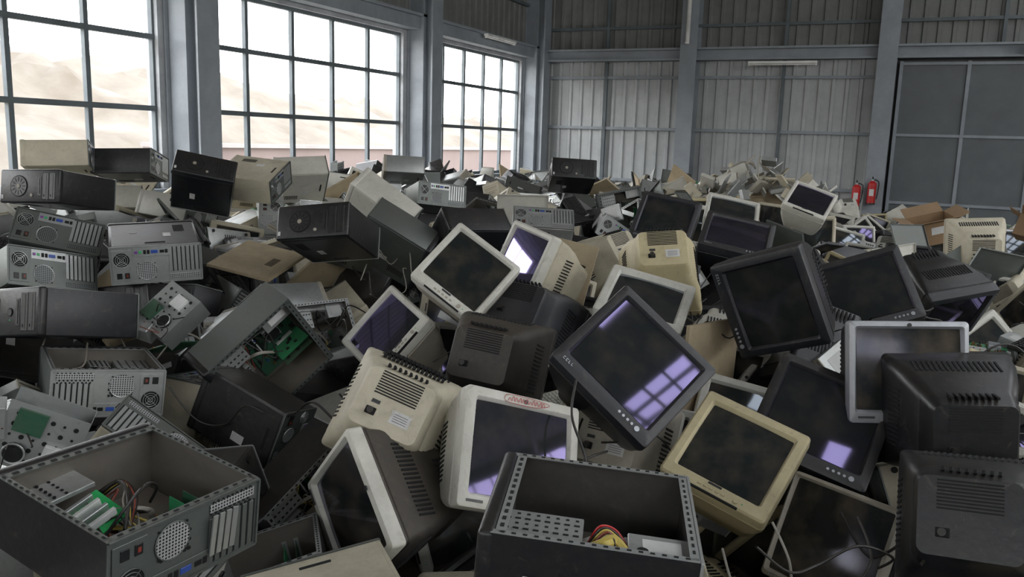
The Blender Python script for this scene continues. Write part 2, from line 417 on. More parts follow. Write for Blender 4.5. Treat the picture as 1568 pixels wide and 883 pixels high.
def board(seed=0):
    rs=random.Random(seed);b=MB();b.box((0,0,0),(.24,.2,.002),'pcb_green')
    for i in range(5): b.box((-.07+.02*i,.05,.007),(.008,.085,.012),'label_white')
    b.box((.05,-.03,.015),(.06,.06,.03),'silver_plastic',.002)
    for i in range(7): b.box((.028+.0075*i,-.03,.032),(.002,.055,.008),'silver_plastic')
    for i in range(24): b.cyl((rs.uniform(-.11,.11),rs.uniform(-.09,.09),.008),.004,.014,rs.choice(['black_plastic','copper']),'Z',8)
    for i in range(12): b.box((rs.uniform(-.1,.1),rs.uniform(-.09,.09),.003),(.015,.018,.004),'black_plastic')
    for i in range(4): b.box((-.1+.03*i,-.095,.01),(.02,.018,.016),'steel')
    return b.mesh('board_mesh')
def bracket():
    b=MB()
    for s in (1,-1):
        b.box((s*.05,0,0),(.002,.22,.2),'steel')
        for i in range(6):
            for j in range(5): b.cyl((s*.0515,-.08+.032*i,-.07+.034*j),.007 if (i+j)%2 else .004,.003,'hole_black','X',10)
    b.box((0,0,-.1),(.1,.22,.002),'steel');b.box((0,.11,0),(.1,.002,.2),'steel')
    b.box((0,.02,.03),(.09,.15,.03),'steel',.001);b.box((0,.0,-.04),(.09,.14,.03),'interior_steel',.001)
    b.box((.056,-.04,.05),(.01,.08,.07),'pcb_dark');b.box((.06,.05,-.03),(.018,.06,.06),'label_white',.002)
    b.cyl((.06,-.05,-.05),.03,.014,'black_plastic','X',20);b.ring((.068,-.05,-.05),.03,.003,'steel','X')
    b.box((.03,-.13,.02),(.08,.05,.1),'steel',.002,rot=(.3,0,.2))
    wires(b,(.06,-.05,-.06),3,.08,random.Random(5))
    return b.mesh('bracket_mesh')
# ------------------------------------------------------------------ placement (world position mm, quaternion x1000)
def M4(v,sc=1.):
    q=Quaternion([x/1000 for x in v[3:7]]);q.normalize()
    return Matrix.Translation([x/1000 for x in v[:3]])@q.to_matrix().to_4x4()@(Matrix.Scale(sc,4))
def MD(loc,face,up):
    y=-Vector(face).normalized();z=Vector(up);z=(z-y*z.dot(y)).normalized();x=y.cross(z)
    return Matrix(((x.x,y.x,z.x,loc[0]),(x.y,y.y,z.y,loc[1]),(x.z,y.z,z.z,loc[2]),(0,0,0,1)))
HP=[]
def mon(v,**k):
    me=crt(**k);o=obj('crt_monitor',me,v if isinstance(v,Matrix) else M4(v));c=o.matrix_world@Vector((0,k.get('d',.42)*.45,0));HP.append(c);return o
BK=dict(bez='charcoal_plastic',shell='black_plastic',bw=.045,chin=.062,scr='screen_purple',style=1)
mon((-1810,3377,1710,899,-336,245,139),w=.37,h=.36,d=.38,bez='cream_plastic',shell='warmgray_plastic',bw=.034,chin=.056,scr='screen_plain')
mon((-2185,3268,1409,803,-312,-500,91),w=.37,h=.36,d=.36,bez='cream_plastic',shell='warmgray_plastic',scr='screen_purple')
mon(MD((-1.092,2.467,1.271),(.759,-.467,.450),(-.064,.422,.897)),w=.45,h=.40,bez='cream_plastic',shell='cream_plastic',bw=.045,chin=.05,scr='screen_purple',style=2,note=True)
mon((-851,2921,1519,855,-394,294,163),w=.47,h=.44,d=.44,**BK)
mon((-471,2906,1249,901,-408,149,-9),w=.396,h=.378,d=.4,bez='yellowed_plastic',bw=.045,chin=.057,scr='screen_plain')
mon((-218,3259,1316,920,-366,127,50),w=.45,h=.42,d=.43,**BK)
mon((-520,3769,1630,817,128,562,-7),w=.45,h=.42,d=.43,**BK)
mon((-161,4680,1601,942,-258,-197,80),w=.45,h=.42,d=.43,**BK)
mon((58,3376,1504,980,-91,-37,173),w=.43,h=.38,d=.4,bez='silver_plastic',shell='black_plastic',bw=.03,chin=.05,scr='screen_dusty',style=2)
mon((-1643,6179,1770,941,-329,63,58),w=.45,h=.42,d=.43,**BK)
mon((-989,5536,1764,843,-526,35,110),w=.45,h=.42,d=.43,**BK)
mon((-1097,3867,1594,827,-545,46,125),bez='cream_plastic',bw=.05,chin=.06)
mon((-792,4274,1156,967,217,103,81),bez='cream_plastic',scr='screen_dusty')
mon((-868,8498,1849,877,-454,145,66),bez='cream_plastic',scr='screen_purple')
mon((-824,8541,1511,962,-257,-21,86),bez='beige_plastic')
mon((-606,9912,1291,935,-273,67,216),bez='cream_plastic')
mon((-1277,6838,1823,836,-528,17,146),bez='cream_plastic')
mon((-1405,9954,1492,983,20,25,-180),bez='beige_plastic')
mon((830,8020,885,979,72,-123,145),bez='cream_plastic',scr='screen_dusty')
mon((1085,10113,827,987,-146,-35,59),bez='beige_plastic')
mon((1141,11886,1248,963,-227,-30,145),bez='silver_plastic')
mon(MD((-1.80,3.93,1.70),(-.458,-.814,.375),(.267,.189,.914)),w=.38,h=.37,d=.38,bez='cream_plastic',shell='beige_plastic',scr='screen_purple')
mon(MD((-1.57,2.13,1.085),(-.415,-.881,.034),(.666,-.171,.702)),w=.42,h=.40,d=.38,bez='cream_plastic',shell='brown_black_plastic',scr='screen_dusty',bw=.03,chin=.05,style=2)
mon((-146,2926,980,942,-202,47,-263),w=.42,h=.39,d=.4,bez='warmgray_plastic',shell='black_plastic',bw=.022,chin=.03,scr='screen_dusty',style=1)
mon((-1671,2593,1256,204,-136,-278,-929),d=.36,bez='beige_plastic',grille=True)
mon((-1213,4521,1540,154,106,-328,-926),bez='yellowed_plastic',d=.4)
mon((-1616,3835,1310,8,40,332,942),bez='charcoal_plastic',shell='charcoal_plastic',plain=True)
mon((-1581,3320,1313,92,-42,-186,-977),bez='brown_black_plastic',shell='brown_black_plastic',plain=True)
mon((275,5287,1396,885,354,25,301),**BK)
mon((168,3478,1369,122,36,-28,-991),w=.45,h=.42,bez='black_plastic',plain=True)
mon((290,2850,1170,67,-45,220,972),w=.45,h=.42,bez='black_plastic',plain=True)
mon((470,7576,1622,63,40,29,-997),bez='beige_plastic')
mon((-2025,5584,1403,519,215,-209,-800),bez='beige_plastic')
mon((-980,3290,1040,29,-39,-229,-972),bez='cream_plastic',shell='warmgray_plastic')
def tw(name,v,me,sc=1.):
    o=obj(name,me,v if isinstance(v,Matrix) else M4(v,sc));HP.append(o.matrix_world.translation.copy());return o
T_beige=tower('beige_plastic',acc='hole_black');T_cream=tower('cream_plastic',kind=2);T_black=tower('black_steel','black_plastic',kind=1,rearm='steel')
T_black2=tower('charcoal_plastic','black_plastic',kind=0,rearm='dark_steel');T_gray=tower('dark_steel','charcoal_plastic',kind=1,perfm='perforated_dark')
T_steel=tower('steel','warmgray_plastic',kind=2,rearm='steel')
O_black=opencase(seed=3);O_steel=opencase('dark_steel','black_plastic','dark_steel',seed=4,psu=True);O_bare=opencase('steel','beige_plastic','steel',seed=6,cards=False)
PAN=panel('dusty_board');PAN2=panel('dark_steel');PAN3=panel('cream_plastic');DRV=drive();BRD=board(2);BRK=bracket();KB=keyboard();KB2=keyboard('charcoal_plastic','black_plastic')
TN='computer_tower';ON='open_computer_case'
def ex1(b):
    b.box((.0,-.02,.10),(.003,.13,.15),'pcb_bright',rot=(0,-.35,.1))
    for i in range(4): b.box((.014,-.065+.03*i,.10),(.02,.010,.1),'label_white' if i%2 else 'steel',.001,rot=(0,-.35,.1))
    b.box((.03,-.15,.10),(.012,.1,.16),'steel',.001,rot=(0,-.1,0))
    for i in range(5):
        for j in range(3): b.cyl((.037,-.18+.018*i,.06+.03*j),.004,.004,'hole_black','X',8)
    for i in range(4): b.box((-.0,.235,-.06-.02*i),(.11,.004,.013),'steel',rot=(.1*i,0,.08))
    b.tube([(-.04,.05,.12),(.05,.06,.05),(.075,.04,-.02),(.03,.0,-.08),(-.04,-.05,-.1)],.004,'black_cable',7,7)
    b.tube([(0,-.1,.02),(.06,-.04,.0),(.06,.04,.03),(.02,.1,.08)],.005,'black_cable',7,7)
    for i in range(6): b.tube([(.0,-.12+.006*i,.0),(.05,-.06+.004*i,-.02),(.04,.02,-.01+.008*i),(.01,.08,.05)],.0022,('black_cable','dull_red_wire','black_cable','yellow_wire','black_cable','gray_cable')[i],5,5)
def ex2(b):
    b.box((-.03,-.07,.2115),(.08,.11,.001),'label_white')
    for i in range(6): b.box((-.06+.013*i,-.07,.2122),(.006,.108,.001),'red_plastic')
    b.box((-.012,-.10,.2127),(.04,.045,.001),'blue_plastic')
    b.box((.072,-.10,.125),(.0018,.17,.14),'steel')
    for i in range(8):
        for j in range(6): b.box((.0735,-.175+.021*i,.07+.022*j),(.0015,.012 if j%2 else .007,.006),'hole_black')
    for s in (.06,.19): b.box((.02,-.10,s),(.105,.17,.002),'steel')
    b.box((.02,-.015,.125),(.105,.002,.13),'steel')
    b.box((.025,.145,.135),(.09,.13,.11),'steel',.002);b.box((.0705,.15,.13),(.001,.08,.06),'label_white')
    b.cyl((.0712,.11,.15),.012,.002,'hole_black','X',12)
    b.tube([(.05,.0,.15),(.075,.03,.16),(.07,.05,.13),(.05,.08,.15)],.015,'yellow_wire',9,6)
    for i in range(7):
        c=('red_plastic','black_cable','yellow_wire','dull_red_wire','black_cable','orange_plastic','black_cable')[i]
        b.tube([(.04,.0,.09+.01*i),(.085,.02+.004*i,.10+.008*i),(.07,.055,.08+.012*i),(.05,.085,.12)],.0028,c,5,6)
    b.cyl((.06,.01,.18),.02,.03,'silver_plastic','X',16)
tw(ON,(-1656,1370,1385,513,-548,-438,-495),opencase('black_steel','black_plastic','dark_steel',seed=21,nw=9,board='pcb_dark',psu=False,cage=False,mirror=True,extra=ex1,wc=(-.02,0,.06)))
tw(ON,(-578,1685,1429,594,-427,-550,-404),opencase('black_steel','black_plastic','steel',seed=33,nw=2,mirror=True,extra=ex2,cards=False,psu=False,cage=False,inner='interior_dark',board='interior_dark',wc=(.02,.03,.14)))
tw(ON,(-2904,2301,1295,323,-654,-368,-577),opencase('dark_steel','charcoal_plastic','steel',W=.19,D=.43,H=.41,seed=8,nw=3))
tw(TN,(-4001,2953,1663,520,612,64,-592),T_gray)
tw(TN,(-3759,2631,1569,600,552,286,-503),T_gray)
tw(TN,(-3386,3030,1708,242,626,358,-649),tower('black_steel','black_plastic',rearm='steel'))
tw(TN,(-4488,3352,1936,721,-111,684,-3),T_black)
tw(TN,(-5583,4190,2077,726,256,563,-301),T_beige)
tw(TN,(-5353,4600,2030,681,325,532,-383),T_black2)
tw(TN,(-4550,4529,1932,635,-504,585,-2),T_black)
tw(TN,(-4482,4958,1960,442,460,683,-357),T_beige)
tw(TN,(-5172,5761,1821,829,108,433,-338),T_beige)
tw(TN,(-4693,5737,1924,852,172,389,-305),T_cream)
tw(TN,(-6954,5933,1763,827,-401,-330,-215),T_beige)
tw(TN,(-5734,4751,1713,768,202,518,-319),T_cream)
tw(TN,(-5105,4807,1688,605,344,466,-547),T_cream)
tw(TN,(-2867,3761,1771,745,-210,629,-71),T_black)
tw(TN,(-3023,4468,1821,667,-31,427,-610),T_cream)
tw(TN,(-2851,4413,1647,580,393,28,713),tower('dark_steel','charcoal_plastic'))
tw(ON,(-2944,3747,1158,975,-42,-209,-64),O_black)
tw(TN,(-3193,3709,1291,90,453,4,887),T_steel)
tw(ON,(-2434,2717,1367,909,363,60,-197),O_steel)
tw(TN,(-2316,2518,1177,703,-169,51,-689),tower('black_steel','black_plastic',W=.2,D=.42,H=.27,rearm='dark_steel'))
tw('side_panel',(-3515,3913,1556,762,131,-633,-19),PAN)
tw('side_panel',(-3050,4080,1600,704,163,508,-469),PAN2)
tw('drive_bay_bracket',(-2254,1581,1403,895,-178,125,-390),BRK)
tw(TN,Matrix.Translation((-1.30,1.70,1.0))@Euler((.15,1.45,1.0)).to_matrix().to_4x4(),T_beige)
tw('drive_bay_bracket',(-2841,2623,1515,743,176,-542,-351),BRK)
tw(TN,(-3518,3002,1409,762,-187,618,41),T_black2)
tw(TN,(-3100,2280,1545,752,-54,650,-94),T_black2)
tw(TN,(-3611,5151,1156,664,24,744,74),T_cream)
tw(TN,(-2955,3734,977,13,589,-71,805),T_steel)
tw(TN,(-5460,6808,1692,159,711,15,-685),T_steel)
tw(TN,(-4976,7796,1957,734,241,505,-384),T_steel)
tw(TN,(-3599,6128,1809,371,639,195,-645),T_gray)
tw(TN,(-2260,5275,1640,461,676,-145,-557),T_steel)
tw(TN,(-2503,4658,1680,888,93,353,-280),T_black2)
tw(TN,(-2882,7412,1996,692,-302,655,28),T_black)
# ------------------------------------------------------------------ heap shape
ANC=[(-2,10,1.8),(-3.5,12,1.7),(-6.5,10,1.85),(.2,7,1.35),(1.6,6,1.05),(2.2,4,.95),(1.1,2,.95),(0,1,.95),(-1,.8,.95),(-2.6,.7,1.1),(-7.0,8,1.75),(-1.2,11,1.55),(2.2,12,1.3),(-7,14,1.6),
     (-2.5,15,1.4),(2.8,9,1.2),(1,15,1.2),(-4.5,2,1.35),(-6,2.5,1.7),(-5,1,1.3),(-4,8.5,1.8),(-5.5,8.5,1.8),(-2,8,1.75),(.1,9,1.4),(1.5,8.6,1.15),(.6,11,1.3)]
PTS=[(c.x,c.y,c.z-.16) for c in HP]+[(a,b,c) for a,b,c in ANC]
def H(x,y):
    sw=sz=0
    for a,b,c in PTS:
        w=1/((x-a)**2+(y-b)**2+.10)**1.8
        sw+=w;sz+=w*c
    return sz/sw
pile=bpy.data.objects.new('computer_scrap_pile',None);COL.objects.link(pile)
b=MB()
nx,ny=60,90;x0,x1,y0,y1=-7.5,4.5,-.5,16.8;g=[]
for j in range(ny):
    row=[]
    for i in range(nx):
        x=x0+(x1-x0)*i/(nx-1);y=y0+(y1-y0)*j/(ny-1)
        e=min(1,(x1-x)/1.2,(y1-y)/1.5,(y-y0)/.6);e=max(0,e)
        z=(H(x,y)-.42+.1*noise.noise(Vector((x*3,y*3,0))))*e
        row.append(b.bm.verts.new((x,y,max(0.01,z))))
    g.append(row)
MATS['heap_shade']=mat('heap_shade',(.02,.02,.02),.8,dust=.4);mi=b.mi('heap_shade')  # near-black mound under the machines; its colour stands in for shade in gaps
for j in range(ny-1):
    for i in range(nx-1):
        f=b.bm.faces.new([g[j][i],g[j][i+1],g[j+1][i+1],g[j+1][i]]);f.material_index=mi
obj('heap_shade_core',b.mesh('heap_shade_core'),None,pile)
FM=[crt(bez='cream_plastic',bw=.045),crt(bez='beige_plastic',scr='screen_dusty'),crt(**BK),crt(bez='yellowed_plastic',base=True),crt(bez='charcoal_plastic',shell='charcoal_plastic',scr='screen_purple',plain=True),crt(bez='cream_plastic',shell='warmgray_plastic',base=True,style=2,scr='screen_purple')]
FT=[T_beige,T_cream,T_black,T_black2,T_gray,T_steel,O_black,O_steel,O_bare]
FTW=[5,4,6,6,5,3,4,3,2]
rs=random.Random(5);cnt=0
def place(x,y,z,me,q,name):
    obj(name,me,Matrix.Translation((x,y,z))@q.to_matrix().to_4x4(),pile)
def rq(kind,az=0):
    if kind=='t':
        base=rs.choice([Euler((0,math.pi/2,0)),Euler((0,-math.pi/2,0)),Euler((0,0,0)),Euler((math.pi/2,0,0)),Euler((0,math.pi/2,0))])
        t=.35;z=rs.uniform(0,6.283)
        return Euler((rs.gauss(0,t),rs.gauss(0,t),z)).to_quaternion()@base.to_quaternion()
    if rs.random()<.8:
        return Euler((0,0,-az+rs.gauss(.15,.5))).to_quaternion()@Euler((-rs.uniform(-.1,.8),0,0)).to_quaternion()@Euler((0,rs.choice([0,0,.5,-.5,1.57,-1.2])+rs.gauss(0,.2),0)).to_quaternion()
    return Euler((rs.gauss(0,.6),rs.gauss(0,.6),rs.uniform(0,6.28))).to_quaternion()
y=.6
while y<16.2:
    sp=.36 if y<7 else .44
    x=-7.1
    while x<3.9:
        px=x+rs.uniform(-.12,.12);py=y+rs.uniform(-.12,.12)
        x+=sp
        dist=math.hypot(px,py);az=math.degrees(math.atan2(px,py))
        if dist<1.9 or az<-64 or az>16: continue
        if py<1.6 and az>-30: continue
        z=H(px,py)-rs.uniform(.10,.26)
        c=Vector((px,py,z+.05))
        near=min((c-h).length for h in HP)
        if near<.27: continue
        if near<.42: z-=.14
        if dist<2.9: z-=.08
        m=(dist<5.5 and az>-32) or (dist>=5.5 and az>-15)
        if rs.random()<.08: m=not m
        if m:
            me=rs.choice(FM) if dist<4.5 else rs.choices(FM,[4,3,1,2,1,4])[0]
            place(px,py,z,me,rq('m',math.radians(az)),'monitor')
        else:
            me=rs.choices(FT,FTW)[0]
            place(px,py,z+.02,me,rq('t'),'tower')
        cnt+=1
        if rs.random()<(.45 if dist<6.5 else .25) and near>.33:
            pm=rs.choice([DRV,BRD,PAN,PAN2,PAN3,DRV,KB,KB2,BRK,DRV])
            if pm is BRK and az>-30: pm=KB2
            zz=z+.2
            if dist<3.6 and pm in (PAN,PAN2,PAN3,KB,KB2): pm=DRV;zz=z+.12
            place(px+rs.uniform(-.2,.2),py+rs.uniform(-.2,.2),zz,pm,Euler((rs.gauss(0,.5),rs.gauss(0,.5)+(0 if rs.random()<.5 else .2),rs.uniform(0,6))).to_quaternion(),'part')
    y+=sp
print('FILL',cnt)
b=MB();r2=random.Random(9)
for i in range(75):
    a=r2.uniform(0,6.28);rr=.75*math.sqrt(r2.random());x=rr*math.cos(a)*1.2;yy=rr*math.sin(a);z=(1-rr/.8)*.46*r2.uniform(.3,1.1)
    d=r2.choice([(.3,.14,.02),(.35,.03,.03),(.18,.18,.05),(.22,.04,.12),(.28,.2,.012)])
    b.box((x,yy,z),d,r2.choice(['cream_plastic','cream_plastic','steel','warmgray_plastic','beige_plastic']),.004,rot=(r2.uniform(-1,1),r2.uniform(-1,1),r2.uniform(0,6)))
for i in range(7):
    a=r2.uniform(0,6.28);x=.4*math.cos(a);yy=.4*math.sin(a)
    b.tube([(x,yy,.1),(x*.8+r2.uniform(-.1,.1),yy*.8,.3),(x*.5,yy*.5+r2.uniform(-.1,.1),.40),(x*.2,yy*.2,.30+r2.uniform(0,.2))],.009,'warmgray_plastic',6)
obj('plastic_scrap_jumble',b.mesh('jumble'),Matrix.Translation((-1.75,10.9,1.74)))
def cbox(M):
    b=MB();w,d,h,t=.62,.46,.36,.008
    b.box((0,0,-h/2),(w,d,t),'cardboard')
    for s in (1,-1):
        b.box((s*w/2,0,0),(t,d,h),'cardboard');b.box((0,s*d/2,0),(w,t,h),'cardboard')
        b.box((s*(w/2+.10),0,h/2+.03),(.22,d-.02,t),'cardboard',rot=(0,-s*.3,0));b.box((0,s*(d/2+.09),h/2+.05),(w-.02,.22,t),'cardboard',rot=(s*.5,0,0))
    b.box((0,-d/2-.005,.05),(.2,.002,.12),'label_white')
    obj('cardboard_box',b.mesh('cardboard_box'),M@Matrix.Scale(.66,4))
cbox(Matrix.Translation((.22,10.0,1.52))@Euler((.2,-.25,.4)).to_matrix().to_4x4())
cbox(Matrix.Translation((1.3,10.9,1.50))@Euler((-.3,.2,-.3)).to_matrix().to_4x4())
b=MB();r2=random.Random(4)
for i in range(60):
    x=r2.uniform(-4.2,.8);yy=r2.uniform(2.2,5.4);a=r2.uniform(0,6.28);P=[]
    for k in range(6):
        P.append((x,yy,H(x,yy)+.10+r2.uniform(-.06,.10)));a+=r2.gauss(0,.8);x+=.11*math.cos(a);yy+=.11*math.sin(a)
    b.tube(P,r2.choice([.003,.004,.0045]),r2.choice(['black_cable','black_cable','black_cable','black_cable','black_cable','gray_cable']),6,6)
obj('power_cables',b.mesh('cables'),None,pile)
b=MB();b.tube([(-1.02,2.76,1.47),(-.98,2.62,1.38),(-.90,2.55,1.27),(-.86,2.50,1.15),(-.80,2.48,1.05)],.0045,'black_cable',8,8)
b.tube([(-.28,2.50,1.20),(-.22,2.45,1.12),(-.20,2.46,1.02),(-.15,2.4,.95)],.004,'gray_cable',8,8);b.box((-.16,2.38,1.0),(.03,.02,.045),'orange_plastic',.004,rot=(.2,.2,.4))
b.tube([(-.05,2.62,1.22),(.0,2.5,1.15),(-.04,2.44,1.05),(.03,2.4,.98),(.1,2.42,.92)],.0045,'black_cable',8,8)
b.tube([(-.42,2.5,1.08),(-.36,2.38,1.03),(-.30,2.36,.98),(-.33,2.3,.9)],.004,'gray_cable',8,8)
obj('power_cord',b.mesh('cord'))
# ------------------------------------------------------------------ room
def simple(name,col,rough=.7,metal=0,sc=3.,amt=.25,cols=None):
    m,nt,p=newmat(name);geo=N(nt,'ShaderNodeNewGeometry')
    no=N(nt,'ShaderNodeTexNoise');no.inputs['Scale'].default_value=sc;no.inputs['Detail'].default_value=9;no.inputs['Roughness'].default_value=.65;nt.links.new(geo.outputs['Position'],no.inputs[0])
    f=mth(nt,'MULTIPLY_ADD',no.outputs[0],2.4,-.7);cl=N(nt,'ShaderNodeClamp');nt.links.new(f,cl.inputs[0])
    a_,b_=cols if cols else (tuple(x*(1-amt) for x in col),tuple(x*(1+amt) for x in col))
    c=mixc(nt,cl.outputs[0],a_,b_)
    nt.links.new(c,p.inputs['Base Color']);p.inputs['Roughness'].default_value=rough;p.inputs['Metallic'].default_value=metal
    MATS[name]=m;return m
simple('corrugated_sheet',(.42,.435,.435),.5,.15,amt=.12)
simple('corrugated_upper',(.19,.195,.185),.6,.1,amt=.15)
simple('column_paint',(.27,.295,.32),.5,amt=.15)
simple('wall_paint',(.36,.37,.38),.8)
simple('door_paint',(.115,.127,.132),.5,amt=.12)
simple('frame_paint',(.11,.13,.14),.5)
simple('concrete',(.20,.19,.18),.85)
simple('roof_dark',(.12,.12,.12),.8)
simple('hazy_soil',(.2,.14,.1),.95,0,.35,cols=((.058,.042,.026),(.125,.110,.088)))  # brown earth; the paler noise tone puts outdoor haze into the colour
simple('pale_render',(.22,.20,.19),.9,0,.5,.2)
simple('red_roofing',(.13,.098,.09),.9,0,.5,.12)
simple('white_enamel',(.75,.75,.72),.4)
LX=-8.05;BY=18.0;RX=12.;FY=-6.;CZ=7.2
def bx(b,x0,x1,y0,y1,z0,z1,mt,bev=0): b.box(((x0+x1)/2,(y0+y1)/2,(z0+z1)/2),(x1-x0,y1-y0,z1-z0),mt,bev)
b=MB();bx(b,LX-.3,RX+.3,FY-.3,BY+.3,-.2,0,'concrete');obj('floor',b.mesh('floor'))
b=MB()
SK=[]
for k in range(7): SK.append((1.9,2.5,-4.5+3.1*k,-4.5+3.1*k+1.7))
def roofstrip(b,x0,x1,openings):
    yy=FY-.3
    for (a,c) in openings: bx(b,x0,x1,yy,a,CZ,CZ+.1,'roof_dark');yy=c
    bx(b,x0,x1,yy,BY+.3,CZ,CZ+.1,'roof_dark')
bx(b,LX-.3,1.9,FY-.3,BY+.3,CZ,CZ+.1,'roof_dark');roofstrip(b,1.9,2.5,[(s[2],s[3]) for s in SK])
bx(b,2.5,4.6,FY-.3,BY+.3,CZ,CZ+.1,'roof_dark');roofstrip(b,4.6,6.8,[(-3.5,3.5),(6,12)]);bx(b,6.8,RX+.3,FY-.3,BY+.3,CZ,CZ+.1,'roof_dark')
for yy in [-3.5+.9*k for k in range(9)]+[6+.9*k for k in range(7)]: bx(b,4.6,6.8,yy-.05,yy+.05,CZ,CZ+.1,'frame_paint')
for x in (5.15,5.7,6.25): bx(b,x-.04,x+.04,-3.5,12,CZ,CZ+.1,'frame_paint')
for yy in (-1.,4.,9.,14.): bx(b,LX,RX,yy,yy+.2,CZ-.4,CZ,'roof_dark')
obj('ceiling',b.mesh('ceiling'))
def corr(b,p0,p1,z0,z1,nrm,mt,per=.25,dep=.035):
    p0=Vector(p0);p1=Vector(p1);L=(p1-p0).length;d=(p1-p0).normalized();n=Vector(nrm);prof=[];s=0
    while s<L:
        for a,h in ((0,0),(.62,0),(.70,1),(.92,1)):
            if s+a*per<L: prof.append((s+a*per,h*dep))
        s+=per
    prof.append((L,0));mi=b.mi(mt);pv=None
    for a,h in prof:
        q=p0+d*a+n*h;v=(b.bm.verts.new((q.x,q.y,z0)),b.bm.verts.new((q.x,q.y,z1)))
        if pv: f=b.bm.faces.new([pv[0],v[0],v[1],pv[1]]);f.material_index=mi
        pv=v
b=MB()
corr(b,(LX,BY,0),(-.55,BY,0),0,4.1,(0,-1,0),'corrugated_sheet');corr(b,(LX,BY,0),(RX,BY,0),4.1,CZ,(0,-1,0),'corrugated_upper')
corr(b,(3.4,BY,0),(RX,BY,0),0,4.1,(0,-1,0),'corrugated_sheet')
bx(b,LX-.3,RX+.3,BY+.05,BY+.15,0,CZ,'roof_dark')
for z in (1.55,2.65,3.72,4.75,5.8):
    bx(b,LX,RX,BY-.10,BY-.04,z-.03,z+.03,'frame_paint') if z>4.1 else bx(b,LX,-.6,BY-.10,BY-.04,z-.03,z+.03,'column_paint')
for x in (-6.25,-2.55,1.2,4.9): bx(b,x-.03,x+.03,BY-.12,BY-.04,4.3 if x>-1 else 0,CZ,'frame_paint')
obj('wall_back',b.mesh('wall_back'))
b=MB();bx(b,-.45,2.95,BY-.12,BY-.06,0,4.0,'door_paint')
for x in (-.45,.68,1.8,2.88): bx(b,x,x+.06,BY-.16,BY-.12,0,4.0,'column_paint')
for z in (.05,1.35,2.62,3.93): bx(b,-.45,2.95,BY-.155,BY-.12,z,z+.05,'column_paint')
obj('door_1',b.mesh('door_1'))
def column(name,x,y,axis):
    b=MB()
    if axis=='y':
        bx(b,x-.17,x+.17,y-.42,y-.39,0,CZ,'column_paint');bx(b,x-.17,x+.17,y-.08,y-.05,0,CZ,'column_paint');bx(b,x-.1,x+.1,y-.4,y-.06,0,CZ,'column_paint')
    else:
        bx(b,x+.45,x+.48,y-.17,y+.17,0,CZ,'column_paint');bx(b,x+.0,x+.03,y-.22,y+.22,0,CZ,'column_paint');bx(b,x+.02,x+.46,y-.05,y+.05,0,CZ,'column_paint')
        bx(b,x+.02,x+.3,y-.17,y+.17,0,CZ,'column_paint')
    obj(name,b.mesh(name))
for x in (-4.41,-.67,3.15,6.9): column('steel_column',x,BY,'y')
for y in (2.55,7.68,12.93,17.7,-2.6): column('steel_column',LX,y,'x')
wins=[(-2.3,2.25),(2.9,7.38),(7.98,12.6),(13.25,17.4)]
b=MB()
bx(b,LX-.2,LX,FY,BY+.1,0,1.62,'wall_paint');bx(b,LX-.2,LX,FY,BY+.1,4.05,4.35,'wall_paint')
e=[FY]+[v for w in wins for v in w]+[BY+.1]
for i in range(0,len(e),2): bx(b,LX-.2,LX,e[i],e[i+1],1.62,4.05,'wall_paint')
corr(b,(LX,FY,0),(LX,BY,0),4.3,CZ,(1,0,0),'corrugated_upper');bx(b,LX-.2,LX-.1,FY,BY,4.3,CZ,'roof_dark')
bx(b,LX-.22,LX+.08,FY,BY,1.56,1.62,'column_paint')
for z in (5.2,6.1): bx(b,LX+.03,LX+.1,FY,BY,z,z+.06,'frame_paint')
obj('wall_left',b.mesh('wall_left'))
b=MB();bx(b,LX,LX+.22,FY,BY,4.12,4.36,'column_paint');bx(b,LX,LX+.3,FY,BY,4.33,4.37,'column_paint');obj('trim_1',b.mesh('eave_beam'))
b=MB();bx(b,LX,RX,BY-.3,BY-.05,4.05,4.09,'column_paint');bx(b,LX,RX,BY-.2,BY-.16,4.05,4.28,'column_paint');bx(b,LX,RX,BY-.32,BY-.05,4.26,4.30,'column_paint')
obj('trim_2',b.mesh('back_beam'))
for i,(a,c) in enumerate(wins):
    b=MB();X0,X1=LX-.12,LX-.06
    for k in range(6):
        y=a+(c-a)*k/5;t=.028
        bx(b,X0,X1,y-t,y+t,1.62,4.05,'frame_paint')
    for z in (1.65,2.55,3.36,4.03): bx(b,X0-.005,X1+.005,a,c,z-.03,z+.03,'frame_paint')
    obj('window_%d'%(i+1),b.mesh('window'))
b=MB();bx(b,LX,RX,FY-.2,FY,0,3.6,'wall_paint');bx(b,LX,RX,FY-.2,FY,4.7,CZ,'corrugated_upper')
fw=[(-7,-2.6),(-1.8,2.6),(3.4,7.8)]
e=[LX]+[v for w in fw for v in w]+[RX]
for i in range(0,len(e),2): bx(b,e[i],e[i+1],FY-.2,FY,3.6,4.7,'wall_paint')
obj('wall_front',b.mesh('wall_front'))
for i,(a,c) in enumerate(fw):
    b=MB()
    for k in range(6): x=a+(c-a)*k/5;bx(b,x-.03,x+.03,FY-.12,FY-.06,3.6,4.7,'frame_paint')
    for z in (3.63,4.15,4.67): bx(b,a,c,FY-.125,FY-.055,z-.03,z+.03,'frame_paint')
    obj('window_%d'%(i+5),b.mesh('window'))
rw=[(-2.3,2.2),(2.9,7.4),(8.,12.5)]
b=MB();bx(b,RX,RX+.2,FY,BY,0,4.1,'wall_paint');bx(b,RX,RX+.2,FY,BY,6.7,CZ,'wall_paint')
e=[FY]+[v for w in rw for v in w]+[BY]
for i in range(0,len(e),2): bx(b,RX,RX+.2,e[i],e[i+1],4.1,6.7,'wall_paint')
obj('wall_right',b.mesh('wall_right'))
